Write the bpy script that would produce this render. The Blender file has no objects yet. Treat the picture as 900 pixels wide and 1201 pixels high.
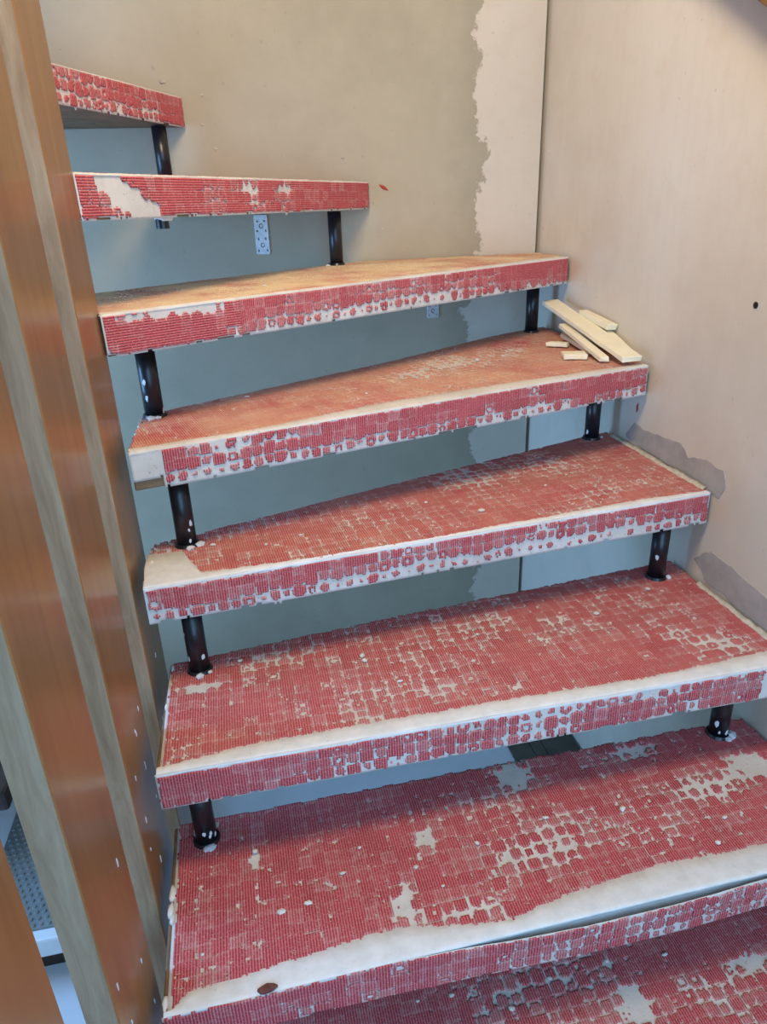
import bpy, bmesh, math, random
import numpy as np
from mathutils import Vector, Matrix

random.seed(7)
scene = bpy.context.scene
col = scene.collection

# ---------------------------------------------------------------- camera
EYE = 1.463                      # eye height above the lower floor (m)
FPX = 821.9                      # focal length in pixels of a 900 x 1201 frame
PITCH, ROLL, YAW = math.radians(23.564), math.radians(-2.098), math.radians(10.956)
_fw = np.array([0, math.cos(PITCH), -math.sin(PITCH)])
_rt = np.array([1.0, 0, 0]); _up = np.cross(_rt, _fw)
_r = math.cos(ROLL)*_rt + math.sin(ROLL)*_up
_u = -math.sin(ROLL)*_rt + math.cos(ROLL)*_up
_R = np.array([[math.cos(YAW), math.sin(YAW), 0], [-math.sin(YAW), math.cos(YAW), 0], [0, 0, 1]])
FW, RT, UP = _R@_fw, _R@_r, _R@_u
camd = bpy.data.cameras.new('camera'); cam = bpy.data.objects.new('camera', camd); col.objects.link(cam)
camd.sensor_fit = 'VERTICAL'; camd.sensor_height = 36; camd.lens = FPX/1201*36
camd.clip_start = .01
m = Matrix.Identity(4)
for i in range(3):
    m[i][0], m[i][1], m[i][2] = RT[i], UP[i], -FW[i]
m[0][3], m[1][3], m[2][3] = 0, 0, EYE
cam.matrix_world = m
scene.camera = cam

# ---------------------------------------------------------------- world, lights, exposure
vs = scene.view_settings
vs.view_transform = 'Standard'; vs.look = 'None'; vs.gamma = 1; vs.use_curve_mapping = False
vs.exposure = 0.0
world = bpy.data.worlds.new('world'); scene.world = world; world.use_nodes = True
bg = world.node_tree.nodes['Background']
bg.inputs[0].default_value = (.42, .66, 1.0, 1); bg.inputs[1].default_value = .3

def area(name, loc, target, size, size_y, power, color):
    d = bpy.data.lights.new(name, 'AREA'); d.shape = 'RECTANGLE'; d.size = size; d.size_y = size_y
    d.energy = power; d.color = color
    o = bpy.data.objects.new(name, d); col.objects.link(o); o.location = loc
    o.rotation_euler = (Vector(target)-Vector(loc)).to_track_quat('-Z', 'Y').to_euler()
    return o
area('wall_lamp_light', (-.05, .55, EYE+1.05), (.45, 1.937, EYE-.05), .45, .45, 21.5, (1.0, .78, .49))
area('front_window_light', (.1, -1.1, EYE+.15), (.2, 1.5, EYE-.45), 1.6, 2.2, 46.0, (.32, .61, 1.0))
area('side_window_light', (-1.46, 1.30, EYE-.36), (.3, 1.80, EYE-.36), .8, 1.3, 46.0, (.25, .53, 1.0))

# ---------------------------------------------------------------- helpers
def at(px, py, z):                       # point of the place under a pixel, at height z above the lower floor
    d = FW + (px-450)/FPX*RT - (py-600.5)/FPX*UP
    t = (z-EYE)/d[2]
    return np.array([d[0]*t, d[1]*t, z])
def at_x(px, py, X):
    d = FW + (px-450)/FPX*RT - (py-600.5)/FPX*UP
    t = X/d[0]; return np.array([X, d[1]*t, EYE+d[2]*t])
def at_y(px, py, Y):
    d = FW + (px-450)/FPX*RT - (py-600.5)/FPX*UP
    t = Y/d[1]; return np.array([d[0]*t, Y, EYE+d[2]*t])

def worldloc(o):
    v = Vector((0, 0, 0))
    while o is not None:
        v = v + o.location; o = o.parent
    return v
def link(name, me, mat, parent=None, smooth=False):
    """mesh given in world coordinates -> object, child of parent"""
    o = bpy.data.objects.new(name, me); col.objects.link(o)
    if mat is not None: me.materials.append(mat)
    if parent is not None:
        o.parent = parent; o.location = -worldloc(parent)
    if smooth:
        for p in me.polygons: p.use_smooth = True
    return o
def tag(o, label=None, cat=None, group=None, kind=None):
    if label: o['label'] = label
    if cat: o['category'] = cat
    if group: o['group'] = group
    if kind: o['kind'] = kind
    return o
def empty(name, loc, label, cat, group=None):
    o = bpy.data.objects.new(name, None); col.objects.link(o); o.location = loc; o.empty_display_size = .05
    return tag(o, label, cat, group)
def from_bm(name, bm):
    me = bpy.data.meshes.new(name); bm.normal_update(); bm.to_mesh(me); bm.free(); return me
def pydata(name, v, f):
    me = bpy.data.meshes.new(name); me.from_pydata([tuple(map(float, a)) for a in v], [], [tuple(map(int, a)) for a in f]); me.update(); return me
def box(bm, x0, x1, y0, y1, z0, z1):
    r = bmesh.ops.create_cube(bm, size=1.0)
    for v in r['verts']:
        v.co = Vector((x0+(v.co.x+.5)*(x1-x0), y0+(v.co.y+.5)*(y1-y0), z0+(v.co.z+.5)*(z1-z0)))
    return r['verts']
def bevel(bm, w, seg=2):
    bmesh.ops.bevel(bm, geom=bm.edges[:], offset=w, segments=seg, affect='EDGES', profile=.6)
def box_me(name, x0, x1, y0, y1, z0, z1, bev=0, seg=2):
    bm = bmesh.new(); box(bm, x0, x1, y0, y1, z0, z1)
    if bev: bevel(bm, bev, seg)
    return from_bm(name, bm)
def cyl(bm, a, b, r0, r1=None, n=20, cap=True):
    a, b = Vector(a), Vector(b); d = b-a
    r = bmesh.ops.create_cone(bm, cap_ends=cap, segments=n, radius1=r0, radius2=r0 if r1 is None else r1, depth=d.length)
    M = Matrix.Translation((a+b)/2) @ d.to_track_quat('Z', 'Y').to_matrix().to_4x4()
    for v in r['verts']: v.co = M @ v.co
    return r['verts']
def prism(bm, poly, z0, z1):
    lo = [bm.verts.new((x, y, z0)) for x, y in poly]; hi = [bm.verts.new((x, y, z1)) for x, y in poly]
    n = len(poly)
    bm.faces.new(hi); bm.faces.new(lo[::-1])
    for i in range(n): bm.faces.new((lo[i], lo[(i+1) % n], hi[(i+1) % n], hi[i]))

# numpy noise
def _h(i, j, s):
    x = np.sin(i*127.1 + j*311.7 + s*74.7)*43758.5453
    return x-np.floor(x)
def vn(x, y, s=0):
    x = np.asarray(x, float); y = np.asarray(y, float)
    i = np.floor(x); j = np.floor(y); a = x-i; b = y-j
    a = a*a*(3-2*a); b = b*b*(3-2*b)
    return (_h(i, j, s)*(1-a)+_h(i+1, j, s)*a)*(1-b) + (_h(i, j+1, s)*(1-a)+_h(i+1, j+1, s)*a)*b
def fbm(x, y, s=0, o=4):
    r = 0; w = .5; t = 0
    for k in range(o):
        r = r+w*vn(x*2**k, y*2**k, s+k*13); t += w; w *= .55
    return r/t

# ---------------------------------------------------------------- materials
class NT:
    def __init__(s, name):
        s.m = bpy.data.materials.new(name); s.m.use_nodes = True; s.t = s.m.node_tree
        s.b = s.t.nodes['Principled BSDF']
    def n(s, typ, **kw):
        x = s.t.nodes.new(typ)
        for k, v in kw.items():
            if k.startswith('_'): setattr(x, k[1:], v)
            else:
                key = k.replace('__', ' ')
                x.inputs[key].default_value = v
        return x
    def l(s, a, b): s.t.links.new(a, b)
    def pos(s, scale=(1, 1, 1)):
        tc = s.n('ShaderNodeTexCoord'); mp = s.n('ShaderNodeMapping'); mp.inputs['Scale'].default_value = scale
        s.l(tc.outputs['Object'], mp.inputs['Vector']); return mp.outputs['Vector']
    def noise(s, vec, scale, detail=4, rough=.55, dist=0):
        x = s.n('ShaderNodeTexNoise', Scale=scale, Detail=detail, Roughness=rough, Distortion=dist)
        s.l(vec, x.inputs['Vector']); return x.outputs['Fac']
    def ramp(s, fac, stops, interp='LINEAR'):
        r = s.n('ShaderNodeValToRGB'); r.color_ramp.interpolation = interp
        e = r.color_ramp.elements
        while len(e) > 1: e.remove(e[-1])
        for i, (p, c) in enumerate(stops):
            q = e[0] if i == 0 else e.new(p)
            q.position = p; q.color = (*c, 1) if len(c) == 3 else c
        s.l(fac, r.inputs['Fac']); return r.outputs['Color']
    def mix(s, fac, a, b, mode='MIX'):
        x = s.n('ShaderNodeMix', _data_type='RGBA', _blend_type=mode)
        for sock, v in ((x.inputs['Factor'], fac), (x.inputs['A'], a), (x.inputs['B'], b)):
            pass
        ins = [i for i in x.inputs if i.enabled]
        for sock, v in zip(ins, (fac, a, b)):
            if isinstance(v, (int, float)): sock.default_value = v
            elif isinstance(v, tuple): sock.default_value = (*v, 1)
            else: s.l(v, sock)
        return [o for o in x.outputs if o.enabled][0]
    def math(s, op, a, b=0.0, c=None, clamp=False):
        x = s.n('ShaderNodeMath', _operation=op, _use_clamp=clamp)
        for i, v in enumerate((a, b) if c is None else (a, b, c)):
            if isinstance(v, (int, float)): x.inputs[i].default_value = v
            else: s.l(v, x.inputs[i])
        return x.outputs[0]
    def bump(s, h, strength=.3, dist=.002):
        x = s.n('ShaderNodeBump', Strength=strength, Distance=dist); s.l(h, x.inputs['Height'])
        s.l(x.outputs['Normal'], s.b.inputs['Normal'])
    def col(s, c):
        if isinstance(c, tuple): s.b.inputs['Base Color'].default_value = (*c, 1)
        else: s.l(c, s.b.inputs['Base Color'])
    def set(s, rough=.5, spec=.5, metal=0, coat=0, coat_rough=.1):
        s.b.inputs['Roughness'].default_value = rough; s.b.inputs['Specular IOR Level'].default_value = spec
        s.b.inputs['Metallic'].default_value = metal; s.b.inputs['Coat Weight'].default_value = coat
        s.b.inputs['Coat Roughness'].default_value = coat_rough
        return s.m
def sep(n, vec):
    x = n.n('ShaderNodeSeparateXYZ'); n.l(vec, x.inputs[0]); return x.outputs

def mat_wall_back():
    n = NT('bare_plaster_back'); p = n.pos()
    X, Y, Z = sep(n, p)
    # ragged edge between bare plaster (left) and cream skim (right), with a profile in height
    nz = n.noise(n.pos((1, 1, 1)), 4.5, 8, .72)
    nb = n.noise(n.pos((.2, 1, 1)), 1.6, 1)
    e = n.math('ADD', X, n.math('MULTIPLY', n.math('SUBTRACT', nz, .5), .26))
    e = n.math('ADD', e, n.math('MULTIPLY', n.math('SUBTRACT', nb, .5), .06))
    mask = n.ramp(e, [(.657, (0, 0, 0)), (.661, (1, 1, 1))])
    big = n.noise(p, 2.2, 6, .6); fine = n.noise(p, 16, 6, .65); sp = n.noise(p, 70, 3, .6)
    left = n.ramp(big, [(.3, (.36, .305, .215)), (.5, (.435, .372, .265)), (.72, (.48, .41, .30))])
    left = n.mix(n.ramp(fine, [(.45, (0, 0, 0)), (.8, (.35,)*3)]), left, (.37, .32, .23))
    edge = n.ramp(e, [(.56, (0, 0, 0)), (.657, (1, 1, 1))])
    left = n.mix(n.math('MULTIPLY', edge, .55), left, (.325, .28, .20))
    right = n.ramp(big, [(.3, (.60, .515, .41)), (.7, (.67, .58, .47))])
    right = n.mix(n.ramp(fine, [(.5, (0, 0, 0)), (.75, (.4,)*3)]), right, (.54, .45, .35))
    c = n.mix(mask, left, right)
    c = n.mix(n.ramp(sp, [(.68, (0, 0, 0)), (.76, (.5,)*3)]), c, (.30, .26, .20))
    n.col(c)
    n.bump(n.math('ADD', n.math('MULTIPLY', mask, .6), n.math('ADD', n.math('MULTIPLY', fine, .6), n.math('MULTIPLY', sp, .25))), .35, .004)
    return n.set(.85, .2)
def mat_wall_right():
    n = NT('skimmed_plaster_right'); p = n.pos()
    big = n.noise(p, 1.8, 5, .6); fine = n.noise(p, 12, 6, .65); streak = n.noise(n.pos((1, 60, 2.5)), 1.0, 4, .6)
    sp = n.noise(p, 55, 3, .6)
    c = n.ramp(big, [(.3, (.64, .56, .44)), (.5, (.73, .65, .525)), (.72, (.77, .70, .585))])
    c = n.mix(n.ramp(fine, [(.5, (0, 0, 0)), (.78, (.45,)*3)]), c, (.64, .53, .40))
    c = n.mix(n.ramp(streak, [(.45, (0, 0, 0)), (.75, (.12,)*3)]), c, (.60, .53, .47))
    c = n.mix(n.ramp(sp, [(.70, (0, 0, 0)), (.77, (.5,)*3)]), c, (.36, .30, .25))
    n.col(c); n.bump(n.math('ADD', n.math('MULTIPLY', fine, .7), n.math('MULTIPLY', sp, .25)), .3, .004)
    return n.set(.8, .25)
def mat_plain(name, c, rough=.7, spec=.3, metal=0, var=.15, scale=25, bump=.15, bd=.002):
    n = NT(name); p = n.pos(); f = n.noise(p, scale, 5, .6)
    n.col(n.ramp(f, [(.3, tuple(v*(1-var) for v in c)), (.7, tuple(min(1, v*(1+var)) for v in c))]))
    if bump: n.bump(f, bump, bd)
    return n.set(rough, spec, metal)
def mat_board():
    n = NT('varnished_veneer')
    g = n.noise(n.pos((30, 22, 2.2)), 1.4, 6, .55, .8); w = n.noise(n.pos((7, 7, .8)), 1.2, 3, .5)
    c = n.ramp(g, [(.25, (.25, .115, .030)), (.5, (.34, .160, .044)), (.75, (.40, .195, .058))])
    c = n.mix(n.ramp(w, [(.40, (0, 0, 0)), (.75, (.55,)*3)]), c, (.36, .145, .055))
    n.col(c); n.bump(g, .05, .001)
    return n.set(.36, .45, 0, .22, .14)
def mat_edge():
    n = NT('dull_edge_veneer')
    g = n.noise(n.pos((45, 45, 5)), 1.4, 7, .68, .6)
    c = n.ramp(g, [(.28, (.28, .18, .10)), (.5, (.41, .28, .17)), (.75, (.52, .39, .26))])
    n.col(c); n.bump(g, .1, .001)
    return n.set(.5, .35)
def mat_pile():
    """red ribbed carpet pile; UV in metres, ribs run along v"""
    n = NT('red_ribbed_pile')
    uv = n.n('ShaderNodeUVMap'); X, Y, Z = sep(n, uv.outputs['UV'])
    rib = n.math('SINE', n.math('MULTIPLY', X, 2*math.pi/.0039))
    rib = n.math('MULTIPLY_ADD', rib, .5, .5)
    knot = n.math('MULTIPLY_ADD', n.math('SINE', n.math('MULTIPLY', Y, 2*math.pi/.0058)), .5, .5)
    at_ = n.n('ShaderNodeAttribute', _attribute_name='tone')
    tone = at_.outputs['Fac']
    ns = n.noise(uv.outputs['UV'], 14, 4, .6); nf = n.noise(uv.outputs['UV'], 420, 2, .6)
    red = n.ramp(ns, [(.3, (.48, .040, .050)), (.55, (.58, .060, .068)), (.75, (.63, .085, .09))])
    du = n.n('ShaderNodeAttribute', _attribute_name='dust').outputs['Fac']
    red = n.mix(n.ramp(tone, [(.38, (0, 0, 0)), (1, (.8,)*3)]), red, (.72, .40, .36))
    dark = n.mix(.78, red, (.085, .022, .035)); pale = n.mix(.62, red, (.80, .56, .54))
    dash = n.math('MULTIPLY', n.math('POWER', rib, 1.6), n.math('MULTIPLY_ADD', knot, .36, .30))
    c = n.mix(dash, red, dark)
    c = n.mix(n.math('MULTIPLY', n.math('POWER', n.math('SUBTRACT', 1.0, rib), 2.5), .45), c, pale)
    c = n.mix(n.ramp(nf, [(.55, (0, 0, 0)), (.72, (.5,)*3)]), c, (.78, .60, .56))
    c = n.mix(du, c, (.82, .62, .38))
    n.col(c)
    n.bump(n.math('SUBTRACT', n.math('MULTIPLY', nf, .5), rib), .5, .0015)
    return n.set(.85, .15)
def mat_backing():
    n = NT('latex_backing'); p = n.pos()
    f = n.noise(p, 60, 5, .6); g = n.noise(p, 9, 4, .6); d = n.noise(p, 230, 2, .5)
    c = n.ramp(g, [(.3, (.60, .55, .49)), (.6, (.72, .68, .62))])
    c = n.mix(n.ramp(f, [(.55, (0, 0, 0)), (.8, (.5,)*3)]), c, (.52, .44, .37))
    c = n.mix(n.ramp(d, [(.66, (0, 0, 0)), (.74, (.6,)*3)]), c, (.22, .16, .16))
    n.col(c); n.bump(f, .35, .002)
    return n.set(.75, .25)
def mat_filler():
    n = NT('white_filler'); p = n.pos()
    f = n.noise(p, 40, 5, .6); d = n.noise(p, 150, 3, .6)
    c = n.ramp(f, [(.3, (.70, .68, .64)), (.65, (.82, .80, .76))])
    c = n.mix(n.ramp(d, [(.68, (0, 0, 0)), (.76, (.5,)*3)]), c, (.36, .32, .30))
    n.col(c); n.bump(f, .4, .003)
    return n.set(.6, .3)

M = {}
M['wall_back'] = mat_wall_back(); M['wall_right'] = mat_wall_right()
M['board'] = mat_board(); M['edge'] = mat_edge()
M['pile'] = mat_pile(); M['backing'] = mat_backing(); M['filler'] = mat_filler()
M['core'] = mat_plain('tread_core_wood', (.20, .125, .065), .6, .3, var=.3, scale=30)
M['black'] = mat_plain('black_paint', (.012, .012, .015), .32, .5, var=.4, scale=60, bump=.2)
M['paint'] = mat_plain('white_paint_splash', (.72, .72, .72), .5, .3)
M['patch'] = mat_plain('grey_cement_patch', (.43, .40, .355), .9, .15, var=.16, scale=22, bump=.3)
M['crumb'] = mat_plain('plaster_crumb', (.72, .68, .60), .85, .2)
M['lump'] = mat_plain('tan_plaster_lump', (.50, .43, .34), .9, .15)
M['scrap'] = mat_plain('red_brown_scrap', (.16, .06, .05), .85, .2, var=.4, scale=200)
M['lump2'] = mat_plain('cream_joint_filler', (.60, .54, .42), .85, .2, var=.2, scale=90)
M['pine'] = mat_plain('pale_raw_pine', (.93, .85, .62), .6, .3, var=.05, scale=18, bump=.08)
M['zinc'] = mat_plain('zinc_plate', (.55, .58, .60), .42, .5, .55, var=.12, scale=80)
M['darkhole'] = mat_plain('dark_recess', (.03, .03, .03), .9, .1)
M['floor'] = mat_plain('pale_floor_sheet', (.66, .69, .72), .5, .4, var=.08, scale=6)
M['plank'] = mat_plain('dark_floor_plank', (.085, .075, .062), .5, .3, var=.25, scale=14)
M['ceiling'] = mat_plain('ceiling_white', (.70, .67, .62), .9, .1)
M['mat'] = mat_plain('grey_rubber', (.20, .215, .205), .6, .3)
M['white'] = mat_plain('white_gloss_paint', (.75, .76, .77), .4, .4, var=.05)
M['dark_wood'] = mat_plain('dark_wood', (.035, .018, .012), .35, .4, var=.4)
M['beam'] = mat_plain('brown_beam', (.20, .10, .03), .45, .4, var=.3, scale=12)
M['redscrap'] = mat_plain('red_scrap', (.42, .06, .04), .8, .2)

# ---------------------------------------------------------------- setting
XR, YB = .841, 1.937             # face of the right wall, face of the back wall
struct = lambda name, me, mat, parent=None: tag(link(name, me, mat, parent), kind='structure')
wall_back = struct('wall_back', box_me('wall_back', -1.5, XR-.012, YB, YB+.12, 0, EYE+2.2), M['wall_back'])
wall_right = struct('wall_right', box_me('wall_right', XR, XR+.12, -.9, YB+.12, 0, EYE+2.2), M['wall_right'])
struct('wall_left', box_me('wall_left', -1.62, -1.5, -.9, YB+.12, 0, EYE+2.2), mat_plain('blue_grey_wall', (.42, .47, .52), .8, .2))
floor = struct('floor', box_me('floor', -1.5, XR, -.9, YB, -.06, 0), M['floor'])
struct('ceiling', box_me('ceiling', -1.5, XR, -.9, YB, EYE+2.2, EYE+2.26), M['ceiling'])
# dark floor planks left bare beside the right wall
for a, b in ((.636, .70), (.702, .736), (.738, .836)):
    link('plank', box_me('plank', a, b, .9, YB-.012, 0, .006, .0015, 1), M['plank'], floor)

# ---------------------------------------------------------------- staircase
RISE, TH = .19, .063
def zt(k): return EYE + .0566 - (k-2)*RISE           # top of tread k, k = 1 the topmost in view
POLY = {   # plan of each tread: nose left, nose right, then round the back
 1: [(-.42, 1.19), (-.072, 1.930), (-.62, 1.930), (-.60, 1.34)],
 2: [(-.2024, 1.150), (.362, 1.930), (-.14, 1.930), (-.39, 1.26), (-.39, 1.150)],
 3: [(-.197, 1.1236), (.832, 1.737), (.832, 1.930), (.325, 1.930), (-.28, 1.43), (-.28, 1.147), (-.197, 1.147)],
 4: [(-.180, 1.0468), (.830, 1.324), (.830, 1.860), (.656, 1.775), (.31, 1.540), (-.180, 1.254)],
 5: [(-.183, .976), (.834, 1.075), (.834, 1.470), (.779, 1.456), (.248, 1.274), (-.181, 1.125)],
 6: [(-.180, .791), (.834, .799), (.834, 1.160), (.204, 1.093), (-.177, 1.045)],
 7: [(-.184, .585), (.834, .597), (.834, .885), (-.187, .878)],
 8: [(-.184, .300), (.834, .305), (.834, .690), (-.184, .690)],
}
stairs = empty('staircase', (.33, 1.2, 0), 'open winding staircase with worn red carpet treads and black posts', 'staircase')

def inpoly(poly, x, y):
    c = np.zeros(x.shape, bool); n = len(poly)
    for i in range(n):
        x0, y0 = poly[i]; x1, y1 = poly[(i+1) % n]
        if y0 == y1: continue
        k = ((y0 > y) != (y1 > y)) & (x < (x1-x0)*(y-y0)/(y1-y0)+x0)
        c ^= k
    return c
def cells(name, G, Nrm, hgt, mask, uv=None, tone=None, dust=None):
    """raised sheet: top quads where mask is set and side quads round every hole or island.
    G (nu+1, nv+1, 3) base grid, Nrm offset direction, hgt (nu+1, nv+1) height"""
    nu, nv = mask.shape
    top = G + Nrm*hgt[..., None]
    V = np.concatenate([top.reshape(-1, 3), G.reshape(-1, 3)])
    N = (nu+1)*(nv+1); idx = np.arange(N).reshape(nu+1, nv+1)
    I, J = np.nonzero(mask)
    quads = [np.stack([idx[I, J], idx[I+1, J], idx[I+1, J+1], idx[I, J+1]], 1)]
    own = [np.stack([I, J], 1)]
    P = np.pad(mask, 1)
    for di, dj, a, b in ((-1, 0, (0, 1), (0, 0)), (1, 0, (1, 0), (1, 1)), (0, -1, (0, 0), (1, 0)), (0, 1, (1, 1), (0, 1))):
        k = ~P[I+1+di, J+1+dj]; i, j = I[k], J[k]
        A = idx[i+a[0], j+a[1]]; B = idx[i+b[0], j+b[1]]
        quads.append(np.stack([A, A+N, B+N, B], 1)); own.append(np.stack([i, j], 1))
    Q = np.concatenate(quads).astype(np.int32); own = np.concatenate(own)
    used = np.unique(Q); remap = np.zeros(2*N, np.int32); remap[used] = np.arange(len(used)); 
    me = bpy.data.meshes.new(name)
    me.vertices.add(len(used)); me.vertices.foreach_set('co', V[used].astype(np.float32).ravel())
    nf = len(Q)
    me.loops.add(nf*4); me.loops.foreach_set('vertex_index', remap[Q].ravel())
    me.polygons.add(nf); me.polygons.foreach_set('loop_start', np.arange(nf, dtype=np.int32)*4)
    me.update(calc_edges=True)
    if uv is not None:
        U = np.concatenate([uv.reshape(-1, 2)]*2)
        l = me.uv_layers.new(name='UVMap'); l.data.foreach_set('uv', U[Q.ravel()].astype(np.float32).ravel())
    if tone is not None:
        a = me.attributes.new('tone', 'FLOAT', 'FACE'); a.data.foreach_set('value', tone[own[:, 0], own[:, 1]].astype(np.float32))
    if dust is not None:
        a = me.attributes.new('dust', 'FLOAT', 'FACE'); a.data.foreach_set('value', dust[own[:, 0], own[:, 1]].astype(np.float32))
    me.validate(); return me
def pattern(u, v, wear, seed, pitch=.0205):
    """which spots of the woven squares still carry red pile, and how faded each is"""
    u, v = u + .007*(vn(u*22, v*22, seed+3)-.5) + .003*(vn(u*90, v*90, seed+6)-.5), v + .007*(vn(u*22+50, v*22, seed+5)-.5) + .003*(vn(u*90, v*90+9, seed+7)-.5)
    i, j = np.floor(u/pitch), np.floor(v/pitch)
    fx, fy = 2*(u/pitch-i)-1, 2*(v/pitch-j)-1
    par = np.mod(i+j, 2); r = _h(i, j, seed); r2 = _h(i+31, j-17, seed)
    fine = vn(u*420, v*420, seed+9)
    d = (np.abs(fx)**3+np.abs(fy)**3)**(1/3.)
    wear = wear + (r-.5)*.34
    size = 1.46-1.22*wear + np.where(par > 0, .16, -.14)*np.clip(wear*3, 0, 1) + .30*(fine-.5)
    red = d < size
    red &= ~((r2 < .15) & (wear > .3) & (wear < .8) & (d < .30+.2*r))
    tone = np.clip(.38*r + .48*np.clip((d-.66)/.45, 0, 1)*np.clip(.40+wear*1.5, 0, 1) + .25*fine + .35*np.clip(wear-.1, 0, 1), 0, 1)
    return red, tone
CELL = .0025
def build_tread(k, wear, seed, strip, blobs=(), fwear=None, fblobs=(), front_from=0., front_to=None, curl=None, amp=.5, freq=7, front_ribs='v', dust=0., bead=1., nicks=.7, hsplit=0.):
    z = zt(k); poly = POLY[k]
    L, Rr = np.array(poly[0]), np.array(poly[1]); Ln = np.linalg.norm(Rr-L)
    eu = (Rr-L)/Ln; ev = np.array([-eu[1], eu[0]])
    uvp = [((np.array(q)-L)@eu, (np.array(q)-L)@ev) for q in poly]
    # wooden core
    bm = bmesh.new(); prism(bm, poly, z-TH+.002, z-.002); bevel(bm, .002, 1)
    tread = link('tread', from_bm('tread_core', bm), M['core'], stairs)
    def px_uv(px, py):
        q = at(px, py, z)[:2]-L; return q@eu, q@ev
    # ---- strip of filler along the nose: inner edge as u -> v
    su = np.array([px_uv(*q) for q in strip]); order = np.argsort(su[:, 0]); su = su[order]
    def nose_v(u): return np.clip(np.interp(u, su[:, 0], su[:, 1]), .003, None) + .004*(fbm(u*60, u*0, seed)-.5) + .006*(fbm(u*220, u*0, seed+4)-.5)
    # ---- backing sheet on the top
    u1 = max(a for a, b in uvp); u0 = min(a for a, b in uvp); v1 = max(b for a, b in uvp)
    def grid(c):
        nu, nv = int(math.ceil((u1-u0)/c)), int(math.ceil(v1/c))
        uu = np.linspace(u0, u1, nu+1); vv = np.linspace(0, v1, nv+1)
        U, V = np.meshgrid(uu, vv, indexing='ij')
        G = np.empty(U.shape+(3,)); G[..., 0] = L[0]+U*eu[0]+V*ev[0]; G[..., 1] = L[1]+U*eu[1]+V*ev[1]; G[..., 2] = z-.0015
        cu, cv = (uu[:-1]+uu[1:])/2, (vv[:-1]+vv[1:])/2
        CU, CV = np.meshgrid(cu, cv, indexing='ij')
        return U, V, G, CU, CV
    U, V, G, CU, CV = grid(.006)
    jit = .006*(fbm(CU*40, CV*40, seed+2)-.5)
    mk = inpoly(uvp, CU+jit, CV+jit*(CV > .02)) & (CU > (.007 if k in (6, 7) else 0))
    hgt = .0015+.0010*(fbm(U*30, V*30, seed+1)-.5)
    link('carpet_backing', cells('backing', G, np.array([0, 0, 1.]), hgt, mk), M['backing'], tread)
    # ---- red pile on the top
    U, V, G, CU, CV = grid(CELL)
    W = wear + amp*(fbm(CU*freq, CV*freq, seed+20)-.5)*2
    for px, py, rx, ry, a in blobs:
        bu, bv = px_uv(px, py)
        q = ((CU-bu)/rx)**2+((CV-bv)/ry)**2
        W = W + a*np.exp(-q*1.2)*(.6+.8*fbm(CU*28, CV*28, seed+33))
    dm = np.clip(dust*(1+1.1*(fbm(CU*11, CV*11, seed+41)-.5)*2+.5*(vn(CU*400, CV*400, seed+43)-.5)), 0, 1)
    W = W + nicks*np.clip((fbm(CU*105, CV*105, seed+45, 3)-.68)*9, 0, 1)
    red, tone = pattern(CU, CV, W, seed)
    jit = .010*(fbm(CU*55, CV*55, seed+2)-.5)
    red &= inpoly(uvp, CU+jit, CV+jit) & (CV > nose_v(CU)) & (CU > .006+.008*fbm(CV*60, CV*0, seed+8)) 
    hgt = .0034+.0006*(vn(U*300, V*300, seed)-.5)
    o = link('carpet_pile', cells('pile', G, np.array([0, 0, 1.]), hgt, red, np.stack([U, V], -1), tone, dm), M['pile'], tread)
    tag(o, 'red ribbed carpet pile worn through to pale squares', kind='stuff')
    # ---- front: backing sheet and red pile hanging over the nose
    out = -ev
    def front(c, lift):
        nu, nw = int(math.ceil(Ln/c)), int(math.ceil(TH/c))
        uu = np.linspace(0, Ln, nu+1); ww = np.linspace(0, TH+.004, nw+1)
        A, B = np.meshgrid(uu, ww, indexing='ij')
        off = np.zeros(A.shape)+lift; drop = np.zeros(A.shape)
        off += .0035*(fbm(A*9, B*12, seed+50)-.5)+.002
        if curl is not None:
            s = np.clip((A-curl[0])/(curl[1]-curl[0]), 0, 1); bump = np.sin(math.pi*s)**1.3
            off += curl[2]*bump*(1-.35*B/TH); drop = curl[3]*bump*(1-.25*B/TH)
        G = np.empty(A.shape+(3,))
        G[..., 0] = L[0]+A*eu[0]+off*out[0]; G[..., 1] = L[1]+A*eu[1]+off*out[1]; G[..., 2] = z+.0005-B-drop
        cu, cw = (uu[:-1]+uu[1:])/2, (ww[:-1]+ww[1:])/2
        CA, CB = np.meshgrid(cu, cw, indexing='ij')
        return A, B, G, CA, CB
    Nf = np.array([out[0], out[1], 0.])
    ft = Ln if front_to is None else front_to
    A, B, G, CA, CB = front(.004, .0)
    bot = TH-.001+.007*(fbm(CA*25, CA*0, seed+60)-.5)+.004*(fbm(CA*120, CA*0, seed+61)-.5)
    mk = (CB < bot) & ~((CA < front_from-.002) & (CB > .042+.012*fbm(CA*60, CA*0, seed+65)))
    link('front_backing', cells('front_backing', G, Nf, np.full(A.shape, .0012), mk), M['backing'], tread)
    A, B, G, CA, CB = front(CELL, .0012)
    W = (wear if fwear is None else fwear[0]) + amp*(fbm(CA*freq, CB*freq, seed+70)-.5)*2
    if fwear is not None: W = W + fwear[1]*np.clip((CB/TH-fwear[2])/(1-fwear[2]+1e-6), 0, 1)
    for px, py, rx, ry, a in fblobs:
        d = FW + (px-450)/FPX*RT - (py-600.5)/FPX*UP
        t = (L@ev)/(d[:2]@ev); pu = (d[:2]*t-L)@eu; pw = z-(EYE+d[2]*t)
        W = W + a*np.exp(-1.2*(((CA-pu)/rx)**2+((CB-pw)/ry)**2))*(.6+.8*fbm(CA*40, CB*40, seed+77))
    red, tone = pattern(CA, CB, W, seed+5)
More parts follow.
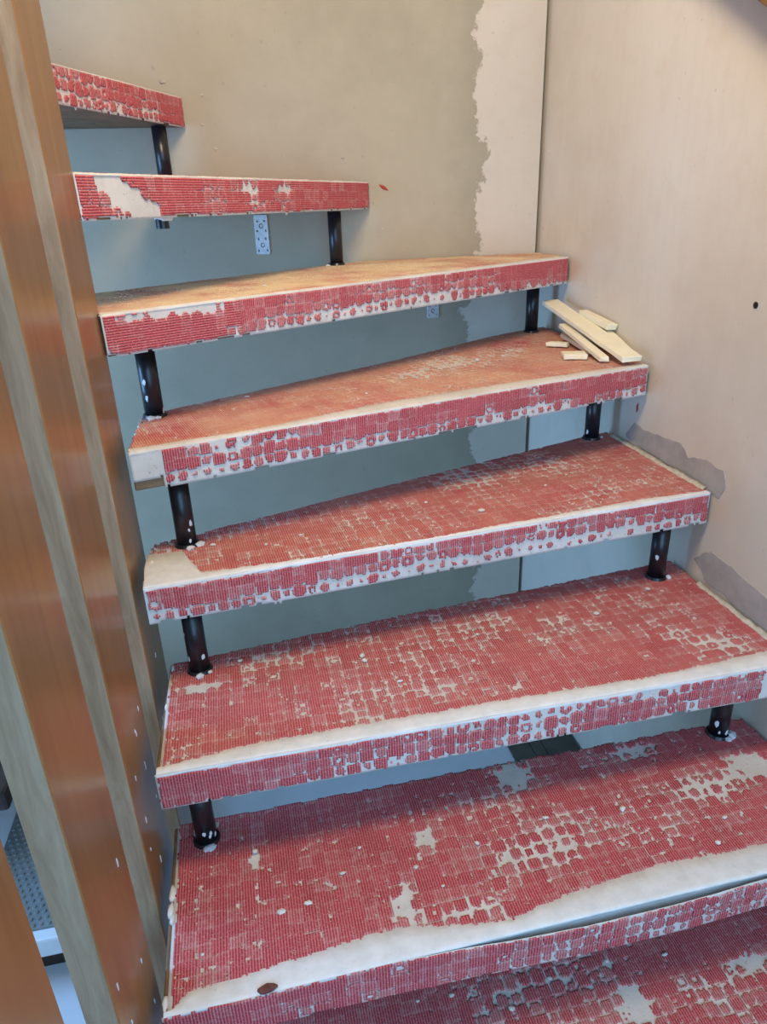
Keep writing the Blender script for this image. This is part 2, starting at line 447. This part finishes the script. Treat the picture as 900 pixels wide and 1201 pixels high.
    red &= (CB < bot_at(CA, seed)-.003) & (CA > front_from+.006*fbm(CB*90, CB*0, seed+62)) & (CA < ft-.001-.006*fbm(CB*90, CB*0, seed+63)) & (CB > (.004+.004*fbm(CA*90, CA*0, seed+64))*bead)
    uvs = np.stack([A, B], -1) if front_ribs == 'v' else np.stack([B, A], -1)
    if hsplit: uvs = np.where((A < hsplit)[..., None], np.stack([B, A], -1), uvs)
    o = link('front_carpet_pile', cells('front_pile', G, Nf, np.full(A.shape, .0022), red, uvs, tone), M['pile'], tread)
    tag(o, 'red carpet pile on the front edge, worn into small squares', kind='stuff')
    # ---- filler bead rounding the nose
    n = 240; uu = np.linspace(.002, Ln-.002, n)
    vv = nose_v(uu); vs_, fs = [], []
    ths = .0012+.0010*fbm(uu*50, uu*0, seed+90)
    m_ = 7
    for i, u in enumerate(uu):
        v = max(vv[i]+.003, .006); t = ths[i]; d = (.004+.005*vn(u*45, 0, seed+91))*bead
        prof = [(v, -.0015), (v-.002, t*.7), (v*.5, t+.0004), (.003, t), (-.002, t*.4), (-.0042, -.002), (-.0030, -d)]
        for a, b in prof: vs_.append((L[0]+u*eu[0]+a*ev[0], L[1]+u*eu[1]+a*ev[1], z+b))
    for i in range(n-1):
        for j in range(m_-1):
            a = i*m_+j; fs.append((a, a+m_, a+m_+1, a+1))
    link('nosing_filler', pydata('nosing_filler', vs_, fs), M['filler' if k > 4 else 'backing'], tread, True)
    if curl is not None:      # bare filler behind the loose carpet edge
        bm = bmesh.new(); q = [L+eu*.01+out*.001, Rr-eu*.004+out*.001, Rr-eu*.004-out*.003, L+eu*.01-out*.003]
        prism(bm, [tuple(a) for a in q], z-.045, z-.001)
        link('front_filler', from_bm('front_filler', bm), M['filler'], tread)
    return tread
def bot_at(CA, seed): return TH-.001+.007*(fbm(CA*25, CA*0, seed+60)-.5)+.004*(fbm(CA*120, CA*0, seed+61)-.5)

T = {}
T[1] = build_tread(1, .35, 101, [(57, 72), (210, 112)], fwear=(.30, .3, .3), amp=.5, freq=9, bead=.4)
T[2] = build_tread(2, .35, 102, [(85, 203), (429, 213)], fwear=(.08, .1, .6), amp=.4, freq=9, bead=.4,
                   fblobs=[(122, 212, .03, .012, 1.5), (142, 226, .03, .015, 1.8), (158, 240, .03, .015, 1.8), (172, 250, .03, .012, 1.4), (290, 220, .04, .015, .8), (330, 220, .04, .012, .9), (240, 225, .05, .02, .35), (300, 238, .1, .01, .3)], front_ribs='h')
T[3] = build_tread(3, .30, 103, hsplit=.235, strip= [(118, 368), (285, 354), (450, 327), (657, 301)], amp=.5, freq=10, dust=.72, bead=.5,
                   fwear=(.24, .75, .4), fblobs=[(190, 368, .05, .012, 1.5), (240, 362, .05, .012, 1.5), (150, 373, .03, .008, 1.2), (140, 400, .12, .06, -.7), (230, 390, .10, .05, -.7), (620, 318, .12, .05, -.5)])
T[4] = build_tread(4, .24, 104, [(150, 528), (300, 504), (450, 473), (600, 449), (740, 429)], amp=.5, freq=8, dust=.30, bead=.6,
                   blobs=[(540, 425, .16, .08, .5), (620, 408, .12, .06, .45), (480, 440, .12, .05, .45), (360, 460, .1, .06, .2)],
                   fwear=(.14, .8, .45), front_from=.045, fblobs=[(270, 522, .03, .02, .8), (330, 512, .06, .015, .5), (700, 455, .1, .05, -.3)])
T[5] = build_tread(5, .25, 105, [(166, 690), (172, 652), (214, 647), (236, 672), (420, 648), (600, 614), (760, 585), (838, 575)], amp=.45, freq=8, dust=.12,
                   blobs=[(715, 575, .10, .06, .36), (570, 560, .14, .06, .30), (300, 620, .12, .04, .35), (650, 545, .1, .05, .3), (450, 610, .15, .05, .2)],
                   fwear=(.26, .8, .35), fblobs=[(240, 700, .12, .04, -.3)])
T[6] = build_tread(6, .23, 106, [(184, 902), (300, 872), (450, 846), (600, 820), (760, 795), (890, 766)], amp=.42, freq=7, dust=.05,
                   blobs=[(800, 735, .10, .10, .30), (860, 760, .06, .06, .45), (480, 790, .16, .07, .30), (235, 808, .035, .012, 1.5), (600, 740, .2, .05, .3), (700, 700, .1, .04, .3), (340, 770, .1, .04, .25)],
                   fwear=(.40, .2, .5), front_to=.955, fblobs=[(230, 910, .12, .05, -.45), (600, 835, .15, .015, .4), (780, 805, .08, .012, .7), (860, 805, .1, .05, -.2)])
T[7] = build_tread(7, .07, 107, [(196, 1190), (222, 1164), (300, 1140), (390, 1111), (470, 1088), (520, 1086), (600, 1080), (650, 1055), (720, 1032), (780, 1012), (840, 1002), (900, 990)], amp=.34, freq=6, nicks=.9,
                   blobs=[(602, 908, .03, .028, 1.6), (745, 880, .045, .022, .9), (885, 898, .045, .03, 1.4), (640, 1000, .08, .035, .6), (500, 985, .02, .03, .9), (475, 1058, .02, .03, 1.1), (690, 960, .10, .04, .4),
                          (800, 930, .10, .04, .35), (760, 980, .1, .03, .3), (545, 1070, .05, .02, .8), (300, 1008, .008, .016, 1.3), (370, 1100, .01, .01, .7), (840, 920, .06, .03, .5), (560, 940, .1, .03, .25)],
                   fwear=(.36, .1, .5), fblobs=[(260, 1185, .14, .06, -.4)], curl=(.30, 1.0, .011, .006), bead=.2)
T[8] = build_tread(8, .16, 108, [(100, 1700), (900, 1700)], amp=.45, freq=6,
                   blobs=[(745, 1175, .02, .03, 1.6), (880, 1130, .03, .015, 1.2), (640, 1150, .08, .03, .3), (830, 1160, .1, .04, .4), (713, 1128, .012, .012, 1.)])
for k, t in {1: 'topmost tread, seen from just below', 2: 'tread at eye level with a long white worn patch', 3: 'corner tread with a dusty tan top',
             4: 'tread carrying the pale wooden offcuts', 5: 'tread with a bare pale corner at its left front', 6: 'tread with a clean white filler line along its nose',
             7: 'tread with a broad white bare front and loose curling carpet edge', 8: 'lowest tread in view, in shade'}.items():
    T[k]['label'] = t

# cream filler in the joints with the right wall, lumps of filler at the open ends
def joint(k, y0, y1, seed):
    n = 60; V, F = [], []
    for i in range(n):
        y = y0+(y1-y0)*i/(n-1); w = .006+.007*float(fbm(y*60, 0., seed)); hh = .004+.006*float(fbm(y*80, 5., seed))
        for a, b in ((XR-.007-w, .0008), (XR-.007-w*.6, hh*.55), (XR-.0075, hh), (XR-.0075, -.002)): V.append((a, y, zt(k)+b))
    for i in range(n-1):
        for j in range(3): F.append((i*4+j, i*4+j+1, i*4+j+5, i*4+j+4))
    link('joint_filler', pydata('joint_filler', V, F), M['lump2'], T[k], True)
joint(5, 1.085, 1.44, 3); joint(6, .83, 1.06, 7)
def lumps(k, spots, seed):
    rr = random.Random(seed)
    for x, y, s in spots:
        bm = bmesh.new(); r = bmesh.ops.create_icosphere(bm, subdivisions=2, radius=s)
        for v in r['verts']:
            q = v.co*(.75+.5*rr.random()); v.co = Vector((x+q.x*.55, y+q.y*1.6, zt(k)-.001+q.z*.55))
        link('filler_lump', from_bm('filler_lump', bm), M['filler'], T[k], True)
lumps(5, [(-.178, 1.06, .007), (-.177, 1.11, .006)], 1)
lumps(6, [(-.174, .935, .006), (-.172, 1.035, .008)], 2)
lumps(7, [(-.182, .755, .009), (-.183, .730, .008), (-.180, .715, .006), (-.181, .600, .007)], 3)
# posts between the treads
def post(x, y, k, splash=0, r=.0165):
    z0, z1 = zt(k)+.001, zt(k-1)-TH-.001
    bm = bmesh.new(); cyl(bm, (x, y, z0), (x, y, z1), r, n=28)
    p = link('post', from_bm('post', bm), M['black'], stairs)
    for f in p.data.polygons: f.use_smooth = abs(f.normal.z) < .5
    bm = bmesh.new(); cyl(bm, (x, y, z0), (x, y, z0+.006), r*1.32, r*1.15, n=24)
    link('foot_collar', from_bm('foot_collar', bm), M['black'], p)
    rr = random.Random(int(k*100+x*1000))
    if splash:
        bm = bmesh.new()
        for i in range(splash):
            a = rr.uniform(math.radians(195), math.radians(345)); zz = z0+.008+abs(rr.gauss(0, .022)); s = rr.uniform(.002, .0045)
            res = bmesh.ops.create_icosphere(bm, subdivisions=1, radius=s)
            c = Vector((x+r*math.cos(a), y+r*math.sin(a), zz))
            for v in res['verts']:
                d = Vector((math.cos(a), math.sin(a), 0))
                q = v.co - d*(v.co.dot(d))*.85; q.z *= rr.uniform(1, 2.4); v.co = c+q*rr.uniform(.8, 1.2)
        for i in range(splash):
            a = rr.uniform(-1.2, .4)*1.0-.6; s = rr.uniform(.004, .008)
            res = bmesh.ops.create_icosphere(bm, subdivisions=1, radius=s)
            c = Vector((x+(r*1.4)*math.cos(a), y+(r*1.4)*math.sin(a), z0+.003))
            for v in res['verts']: v.co = c+Vector((v.co.x, v.co.y, v.co.z*.6))*rr.uniform(.8, 1.3)
        tag(link('paint_splash', from_bm('paint_splash', bm), M['paint'], p), 'white paint blobs at the post foot', kind='stuff')
    return p
post(-.125, 1.868, 2); post(.262, 1.850, 3); post(.768, 1.795, 4); post(.778, 1.438, 5, 1); post(.768, 1.108, 6, 1); post(.766, .862, 7, 4)
post(-.158, 1.245, 4, 3); post(-.124, 1.112, 5, 3); post(-.126, 1.020, 6, 3); post(-.136, .842, 7, 5)
post(-.136, .640, 8); post(.766, .650, 8)
for x in (-.136, .766):
    bm = bmesh.new(); cyl(bm, (x, .50, .001), (x, .50, zt(8)-TH-.001), .0165, n=24)
    link('post', from_bm('post', bm), M['black'], stairs)
# bolt end poking out under tread 2
bm = bmesh.new(); cyl(bm, (-.105, 1.33, zt(2)-TH-.016), (-.105, 1.33, zt(2)-TH+.004), .011, n=16)
b_ = link('bolt_end', from_bm('bolt_end', bm), M['black'], T[2])
bm = bmesh.new(); cyl(bm, (-.102, 1.333, zt(2)-TH-.004), (-.102, 1.333, zt(2)-TH+.004), .014, .017, n=14)
link('filler_collar', from_bm('filler_collar', bm), M['filler'], T[2])

# ---------------------------------------------------------------- slatted wooden screen on the left
screen = empty('slatted_screen', (-.215, .7, 0), 'tall screen of upright varnished orange-brown boards left of the stairs', 'screen')
BX0, BX1 = -.231, -.200
for bi, (y0, y1) in enumerate(((.262, .404), (.505, .652), (.735, .890), (.985, 1.140))):
    b = link('board', box_me('board', BX0, BX1, y0, y1, .0, EYE+2.19, .0012, 1), M['board'], screen)
    link('edge_band', box_me('edge_band', BX0+.0005, BX1-.0012, y0-.0016, y0+.0001, .0, EYE+2.19), M['edge'], b)
    rr = random.Random(bi+5)
    for i in range((2, 12, 10, 5)[bi]):
        zz = EYE-rr.uniform(.62, 1.05) if bi < 3 else EYE-rr.uniform(.5, .9); yy = rr.uniform(y0+.02, y1-.01); hh = rr.uniform(.006, .016)
        me = pydata('paint_drip', [(BX1-.0005, yy-.0015, zz), (BX1+.0008, yy, zz+hh*.1), (BX1-.0005, yy+.0018, zz), (BX1-.0005, yy+.001, zz-hh), (BX1+.0006, yy, zz-hh*.9), (BX1-.0005, yy-.001, zz-hh), (BX1+.0011, yy, zz-hh*.4)],
                    [(0, 1, 6), (1, 2, 6), (2, 3, 6), (3, 4, 6), (4, 5, 6), (5, 0, 6)])
        link('paint_drip', me, M['paint'], b)

# ---------------------------------------------------------------- wall details
# grey cement patches along the joints of treads and right wall
def patch(pts, name='cement_patch', mat='patch', seed=0, th=.0015):
    """pts: outline (y, z) on the right wall, resampled with ragged edges"""
    P = np.array(pts, float); out = []
    n = len(P)
    for i in range(n):
        a, b = P[i], P[(i+1) % n]; L = np.linalg.norm(b-a); s = max(2, int(L/.006))
        for t in np.arange(s)/s:
            q = a+(b-a)*t; d = np.array([-(b-a)[1], (b-a)[0]])/max(L, 1e-6)
            k = len(out); out.append(q+d*.016*(float(fbm(q[0]*28+seed, q[1]*28, seed))-.5))
    bm = bmesh.new()
    f = [bm.verts.new((XR-th, y, z)) for y, z in out]; g = [bm.verts.new((XR+.001, y, z)) for y, z in out]
    bm.faces.new(f)
    for i in range(len(f)): bm.faces.new((f[i], f[(i+1) % len(f)], g[(i+1) % len(f)], g[i]))
    bmesh.ops.recalc_face_normals(bm, faces=bm.faces[:])
    return link(name, from_bm(name, bm), M[mat], wall_right)
z5, z6, z4 = zt(5), zt(6), zt(4)
def wp(px, py): q = at_x(px, py, XR); return q[1], q[2]
patch([wp(*q) for q in ((735, 510), (745, 497), (765, 508), (800, 520), (808, 536), (830, 540), (850, 552), (852, 572), (843, 585), (800, 556), (760, 530))], seed=3)
patch([wp(*q) for q in ((815, 655), (835, 648), (862, 668), (880, 686), (899, 700), (915, 720), (925, 770), (899, 750), (860, 708), (830, 682))], seed=9)
# nail hole in the right wall and a red smear beside the offcuts
h = at_x(887, 358, XR)
bm = bmesh.new(); cyl(bm, (XR-.001, h[1], h[2]), (XR+.004, h[1], h[2]), .0055, n=14)
link('nail_hole', from_bm('nail_hole', bm), M['darkhole'], wall_right)
for px, py, s in ((748, 478, .012), (757, 440, .009)):
    h = at_x(px, py, XR)
    link('red_smear', pydata('red_smear', [(XR-.0008, h[1]-.003, h[2]+s), (XR-.0008, h[1]+.004, h[2]+s*.3), (XR-.0008, h[1]+.002, h[2]-s), (XR-.0008, h[1]-.004, h[2]-s*.5)], [(0, 1, 2, 3)]), M['redscrap'], wall_right)
h = at_y(450, 220, YB)
bm = bmesh.new(); r = bmesh.ops.create_icosphere(bm, subdivisions=2, radius=1)
for v in r['verts']:
    x, y, z = v.co.x*.0145, v.co.y*.002, v.co.z*.0045*(1-.4*abs(v.co.x))
    v.co = Vector((h[0]+x*.85+z*.5, YB-.0005+y, h[2]-x*.5+z*.85))
link('red_smear', from_bm('red_smear', bm), M['redscrap'], wall_back)
# crumbs of plaster stuck to the back wall
for px, py, s in ((190, 96, .012), (237, 112, .006), (237, 146, .007), (253, 175, .006), (402, 185, .007), (405, 190, .005), (450, 268, .005), (210, 120, .006), (645, 283, .006)):
    h = at_y(px, py, YB)
    bm = bmesh.new(); r = bmesh.ops.create_icosphere(bm, subdivisions=1, radius=s*.75)
    for v in r['verts']: v.co = Vector((h[0], YB, h[2]))+Vector((v.co.x*random.uniform(.7, 1.3), v.co.y*.5, v.co.z*random.uniform(.5, .9)))
    link('plaster_lump', from_bm('plaster_lump', bm), M['lump'], wall_back)

# perforated fixing plates on the back wall
def plate(x, ztop, hgt, label):
    w = .034; c = .00085
    nu, nv = int(w/c), int(hgt/c)
    uu = np.linspace(-w/2, w/2, nu+1); vv = np.linspace(0, -hgt, nv+1)
    U, V = np.meshgrid(uu, vv, indexing='ij'); G = np.stack([x+U, np.full(U.shape, YB-.0003), ztop+V], -1)
    CU, CV = np.meshgrid((uu[:-1]+uu[1:])/2, (vv[:-1]+vv[1:])/2, indexing='ij')
    mk = np.ones(CU.shape, bool)
    t = -CV/hgt
    for hx, hy, r in ((-.009, .16, .0022), (.009, .16, .0022), (-.011, .40, .0022), (.011, .40, .0022), (-.009, .60, .0022), (.009, .60, .0022), (-.011, .9, .0022), (.011, .9, .0022), (0, .28, .0052), (0, .76, .0052)):
        mk &= (CU-hx)**2+(CV+hy*hgt)**2 > r*r
    cx, cy = np.abs(CU)-(w/2-.004), np.abs(CV+hgt/2)-(hgt/2-.004)
    mk &= ~((cx > 0) & (cy > 0) & (cx*cx+cy*cy > .004**2))
    e = empty('fixing_plate', (x, YB, ztop-hgt), label, 'metal plate')
    link('perforated_strip', cells('perforated_strip', G, np.array([0, -1., 0]), np.full(U.shape, .002), mk), M['zinc'], e)
    for hy in (.28, .76):
        bm = bmesh.new(); cyl(bm, (x, YB, ztop-hy*hgt), (x, YB-.0016, ztop-hy*hgt), .0044, .0036, n=16)
        link('screw_head', from_bm('screw_head', bm), M['zinc'], e)
q = at_y(300, 258, YB); plate(q[0]+.012, q[2]+.012, .094, 'perforated zinc fixing plate on back wall below the eye-level tread')
q = at_y(508, 372, YB); plate(q[0], q[2]+.078, .08, 'perforated zinc fixing plate on back wall, mostly hidden behind the corner tread')

# brown timber of the stairwell edge above, at the top right
A_, B_ = Vector(at_x(884, -2, XR-.06)), Vector(at_x(903, 13, XR-.06))
D_ = (B_-A_).normalized(); N_ = Vector((0, D_.z, -D_.y))
if N_.z < 0: N_ = -N_
P0, P1 = A_-D_*.35, B_+D_*.25
bm = bmesh.new(); vs8 = [bm.verts.new(p+N_*a+Vector((b, 0, 0))) for p in (P0, P1) for a, b in ((0, 0), (.16, 0), (.16, .055), (0, .055))]
for f in ((0, 1, 2, 3), (7, 6, 5, 4), (0, 4, 5, 1), (1, 5, 6, 2), (2, 6, 7, 3), (3, 7, 4, 0)): bm.faces.new([vs8[i] for i in f])
bmesh.ops.recalc_face_normals(bm, faces=bm.faces[:]); bevel(bm, .003, 1)
tm = link('stair_stringer', from_bm('stair_stringer', bm), M['beam'])
tag(tm, 'sloping brown timber on the right wall, only its edge in view at the upper right', 'timber')

# ---------------------------------------------------------------- pale wooden offcuts on tread 4
def stick(name, a, b, w, t, label, seed, ragged=.0, roll=0.):
    a, b = Vector(a), Vector(b); d = (b-a).normalized()
    side = d.cross(Vector((0, 0, 1))).normalized(); up = side.cross(d)
    side, up = side*math.cos(roll)+up*math.sin(roll), up*math.cos(roll)-side*math.sin(roll)
    rr = random.Random(seed); n = 8; bm = bmesh.new(); rings = []
    for i in range(n+1):
        p = a.lerp(b, i/n); ring = []
        for sx, sy in ((-1, -1), (1, -1), (1, 1), (-1, 1)):
            e = Vector((0, 0, 0))
            if i in (0, n): e = d*rr.uniform(-1, 1)*ragged
            k = 1+rr.uniform(-.03, .03)
            ring.append(bm.verts.new(p+side*sx*w/2*k+up*sy*t/2*k+e))
        rings.append(ring)
    for i in range(n):
        for j in range(4): bm.faces.new((rings[i][j], rings[i][(j+1) % 4], rings[i+1][(j+1) % 4], rings[i+1][j]))
    bm.faces.new(rings[0][::-1]); bm.faces.new(rings[-1])
    bmesh.ops.recalc_face_normals(bm, faces=bm.faces[:])
    bmesh.ops.bevel(bm, geom=[e for e in bm.edges if e.calc_face_angle(0) > .5], offset=.0012, segments=1, affect='EDGES')
    return tag(link(name, from_bm(name, bm), M['pine']), label, 'offcut', 'pale offcuts piled on the tread')
zq = z4+.0045
stick('wood_offcut', (.790, 1.318, zq+.012), (.790, 1.735, zq+.080), .044, .011, 'longest flat pale offcut lying slanted on top of the pile', 1, .002)
stick('wood_offcut', (.752, 1.362, zq+.006), (.770, 1.610, zq+.040), .020, .010, 'narrow pale stick just left of the longest offcut', 2, .003)
stick('wood_offcut', (.768, 1.452, zq+.006), (.784, 1.625, zq+.014), .020, .010, 'short pale stick with splintered end behind the small square block', 3, .008)
stick('wood_offcut', (.720, 1.580, zq+.005), (.757, 1.552, zq+.005), .022, .009, 'stubby pale stick end poking out at far left of the pile', 4, .004)
stick('wood_offcut', (.692, 1.440, zq+.005), (.740, 1.424, zq+.005), .042, .011, 'small squarish pale block at the front left of the pile', 5, .002)
stick('wood_offcut', (.825, 1.475, zq+.052), (.822, 1.610, zq+.066), .022, .014, 'short chunky pale piece between the longest offcut and the wall', 6, .006)
stick('wood_offcut', (.827, 1.385, zq+.008), (.827, 1.560, zq+.056), .016, .010, 'thin pale strip propped against the right wall', 7, .003)

# ---------------------------------------------------------------- crumbs on the treads
SPOTS = {3: [(385, 313), (400, 310), (310, 336)],
         4: [(290, 466), (560, 424), (430, 462), (655, 402), (590, 418)],
         5: [(250, 640), (312, 640), (353, 628), (500, 590), (640, 570), (565, 600)],
         6: [(282, 776), (425, 770), (418, 778), (428, 776), (560, 745), (760, 692), (470, 800), (700, 720)],
         7: [(402, 1025), (362, 1060), (422, 995), (488, 1018), (560, 990), (300, 1000), (330, 1070), (842, 990), (850, 960), (730, 950), (238, 1120), (520, 1040), (640, 960)],
         8: [(490, 1175), (530, 1168), (712, 1128), (645, 1148), (780, 1120), (600, 1185)]}
NM = {3: 'dusty corner tread', 4: 'tread with the offcuts', 5: 'tread with the bare left corner', 6: 'tread with the clean white nose line', 7: 'tread with the curling front carpet', 8: 'lowest tread'}
p = at(314, 1160, zt(7)+.003)
bm = bmesh.new(); r = bmesh.ops.create_icosphere(bm, subdivisions=2, radius=1)
for v in r['verts']:
    w_ = .8+.4*random.random(); v.co = Vector((p[0]+v.co.x*.013*w_, p[1]+v.co.y*.006*w_, zt(7)+.0042+v.co.z*.0028*w_))
tag(link('carpet_scrap', from_bm('carpet_scrap', bm), M['scrap']), 'small reddish-brown scrap stuck on the white front of the tread with curling carpet', 'scrap')
ORD = ['leftmost', 'second from left', 'third from left', 'fourth from left', 'fifth from left', 'sixth from left', 'seventh from left', 'eighth from left', 'ninth from left', 'tenth from left', 'eleventh from left', 'twelfth from left', 'rightmost']
for k, L_ in SPOTS.items():
    L_ = sorted(L_)
    for i, (px, py) in enumerate(L_):
        s = random.uniform(.0025, .0055); p = at(px, py, zt(k)+.002)
        bm = bmesh.new(); r = bmesh.ops.create_icosphere(bm, subdivisions=1, radius=s)
        sx, sy, sz = random.uniform(.8, 1.7), random.uniform(.6, 1.1), random.uniform(.4, .7)
        for v in r['verts']: v.co = Vector((v.co.x*sx, v.co.y*sy, v.co.z*sz))*random.uniform(.8, 1.2)
        lo = min(v.co.z for v in bm.verts)
        for v in bm.verts: v.co += Vector((p[0], p[1], zt(k)+.0019-lo))
        o_ = ORD[i] if i < len(L_)-1 else 'rightmost'
        tag(link('plaster_crumb', from_bm('plaster_crumb', bm), M['crumb']), 'pale plaster crumb, '+o_+' on the '+NM[k], 'crumb', 'plaster crumbs on the '+NM[k])

# ---------------------------------------------------------------- beyond the screen
st = empty('low_step', (-.55, 1.25, 0), 'low white step topped with a grey dimpled rubber mat, behind the screen', 'step')
link('step_board', box_me('step_board', -.95, -.30, 1.075, 1.55, .085, .135, .006), M['white'], st)
link('step_base', box_me('step_base', -.93, -.32, 1.12, 1.53, .001, .085), M['dark_wood'], st)
mt = link('rubber_mat', box_me('rubber_mat', -.66, -.32, 1.10, 1.53, .135, .140), M['mat'], st)
bm = bmesh.new()
for i in range(22):
    for j in range(28):
        x, y = -.652+i*.0152+(j % 2)*.0076, 1.108+j*.0152
        r = bmesh.ops.create_cone(bm, cap_ends=True, segments=8, radius1=.0055, radius2=.003, depth=.003)
        for v in r['verts']: v.co += Vector((x, y, .1412))
tag(link('dimple', from_bm('dimple', bm), M['mat'], mt), kind='stuff')
tb = empty('dark_stool', (-.9, 1.45, 0), 'dark brown wooden stool partly hidden behind the screen', 'stool')
link('stool_top', box_me('stool_top', -1.15, -.58, 1.24, 1.70, .33, .375, .008), M['dark_wood'], tb)
for x, y in ((-1.12, 1.60), (-1.12, 1.67), (-1.0, 1.67)):
    link('leg', box_me('leg', x-.018, x+.018, y-.018, y+.018, .001, .33, .002), M['dark_wood'], tb)
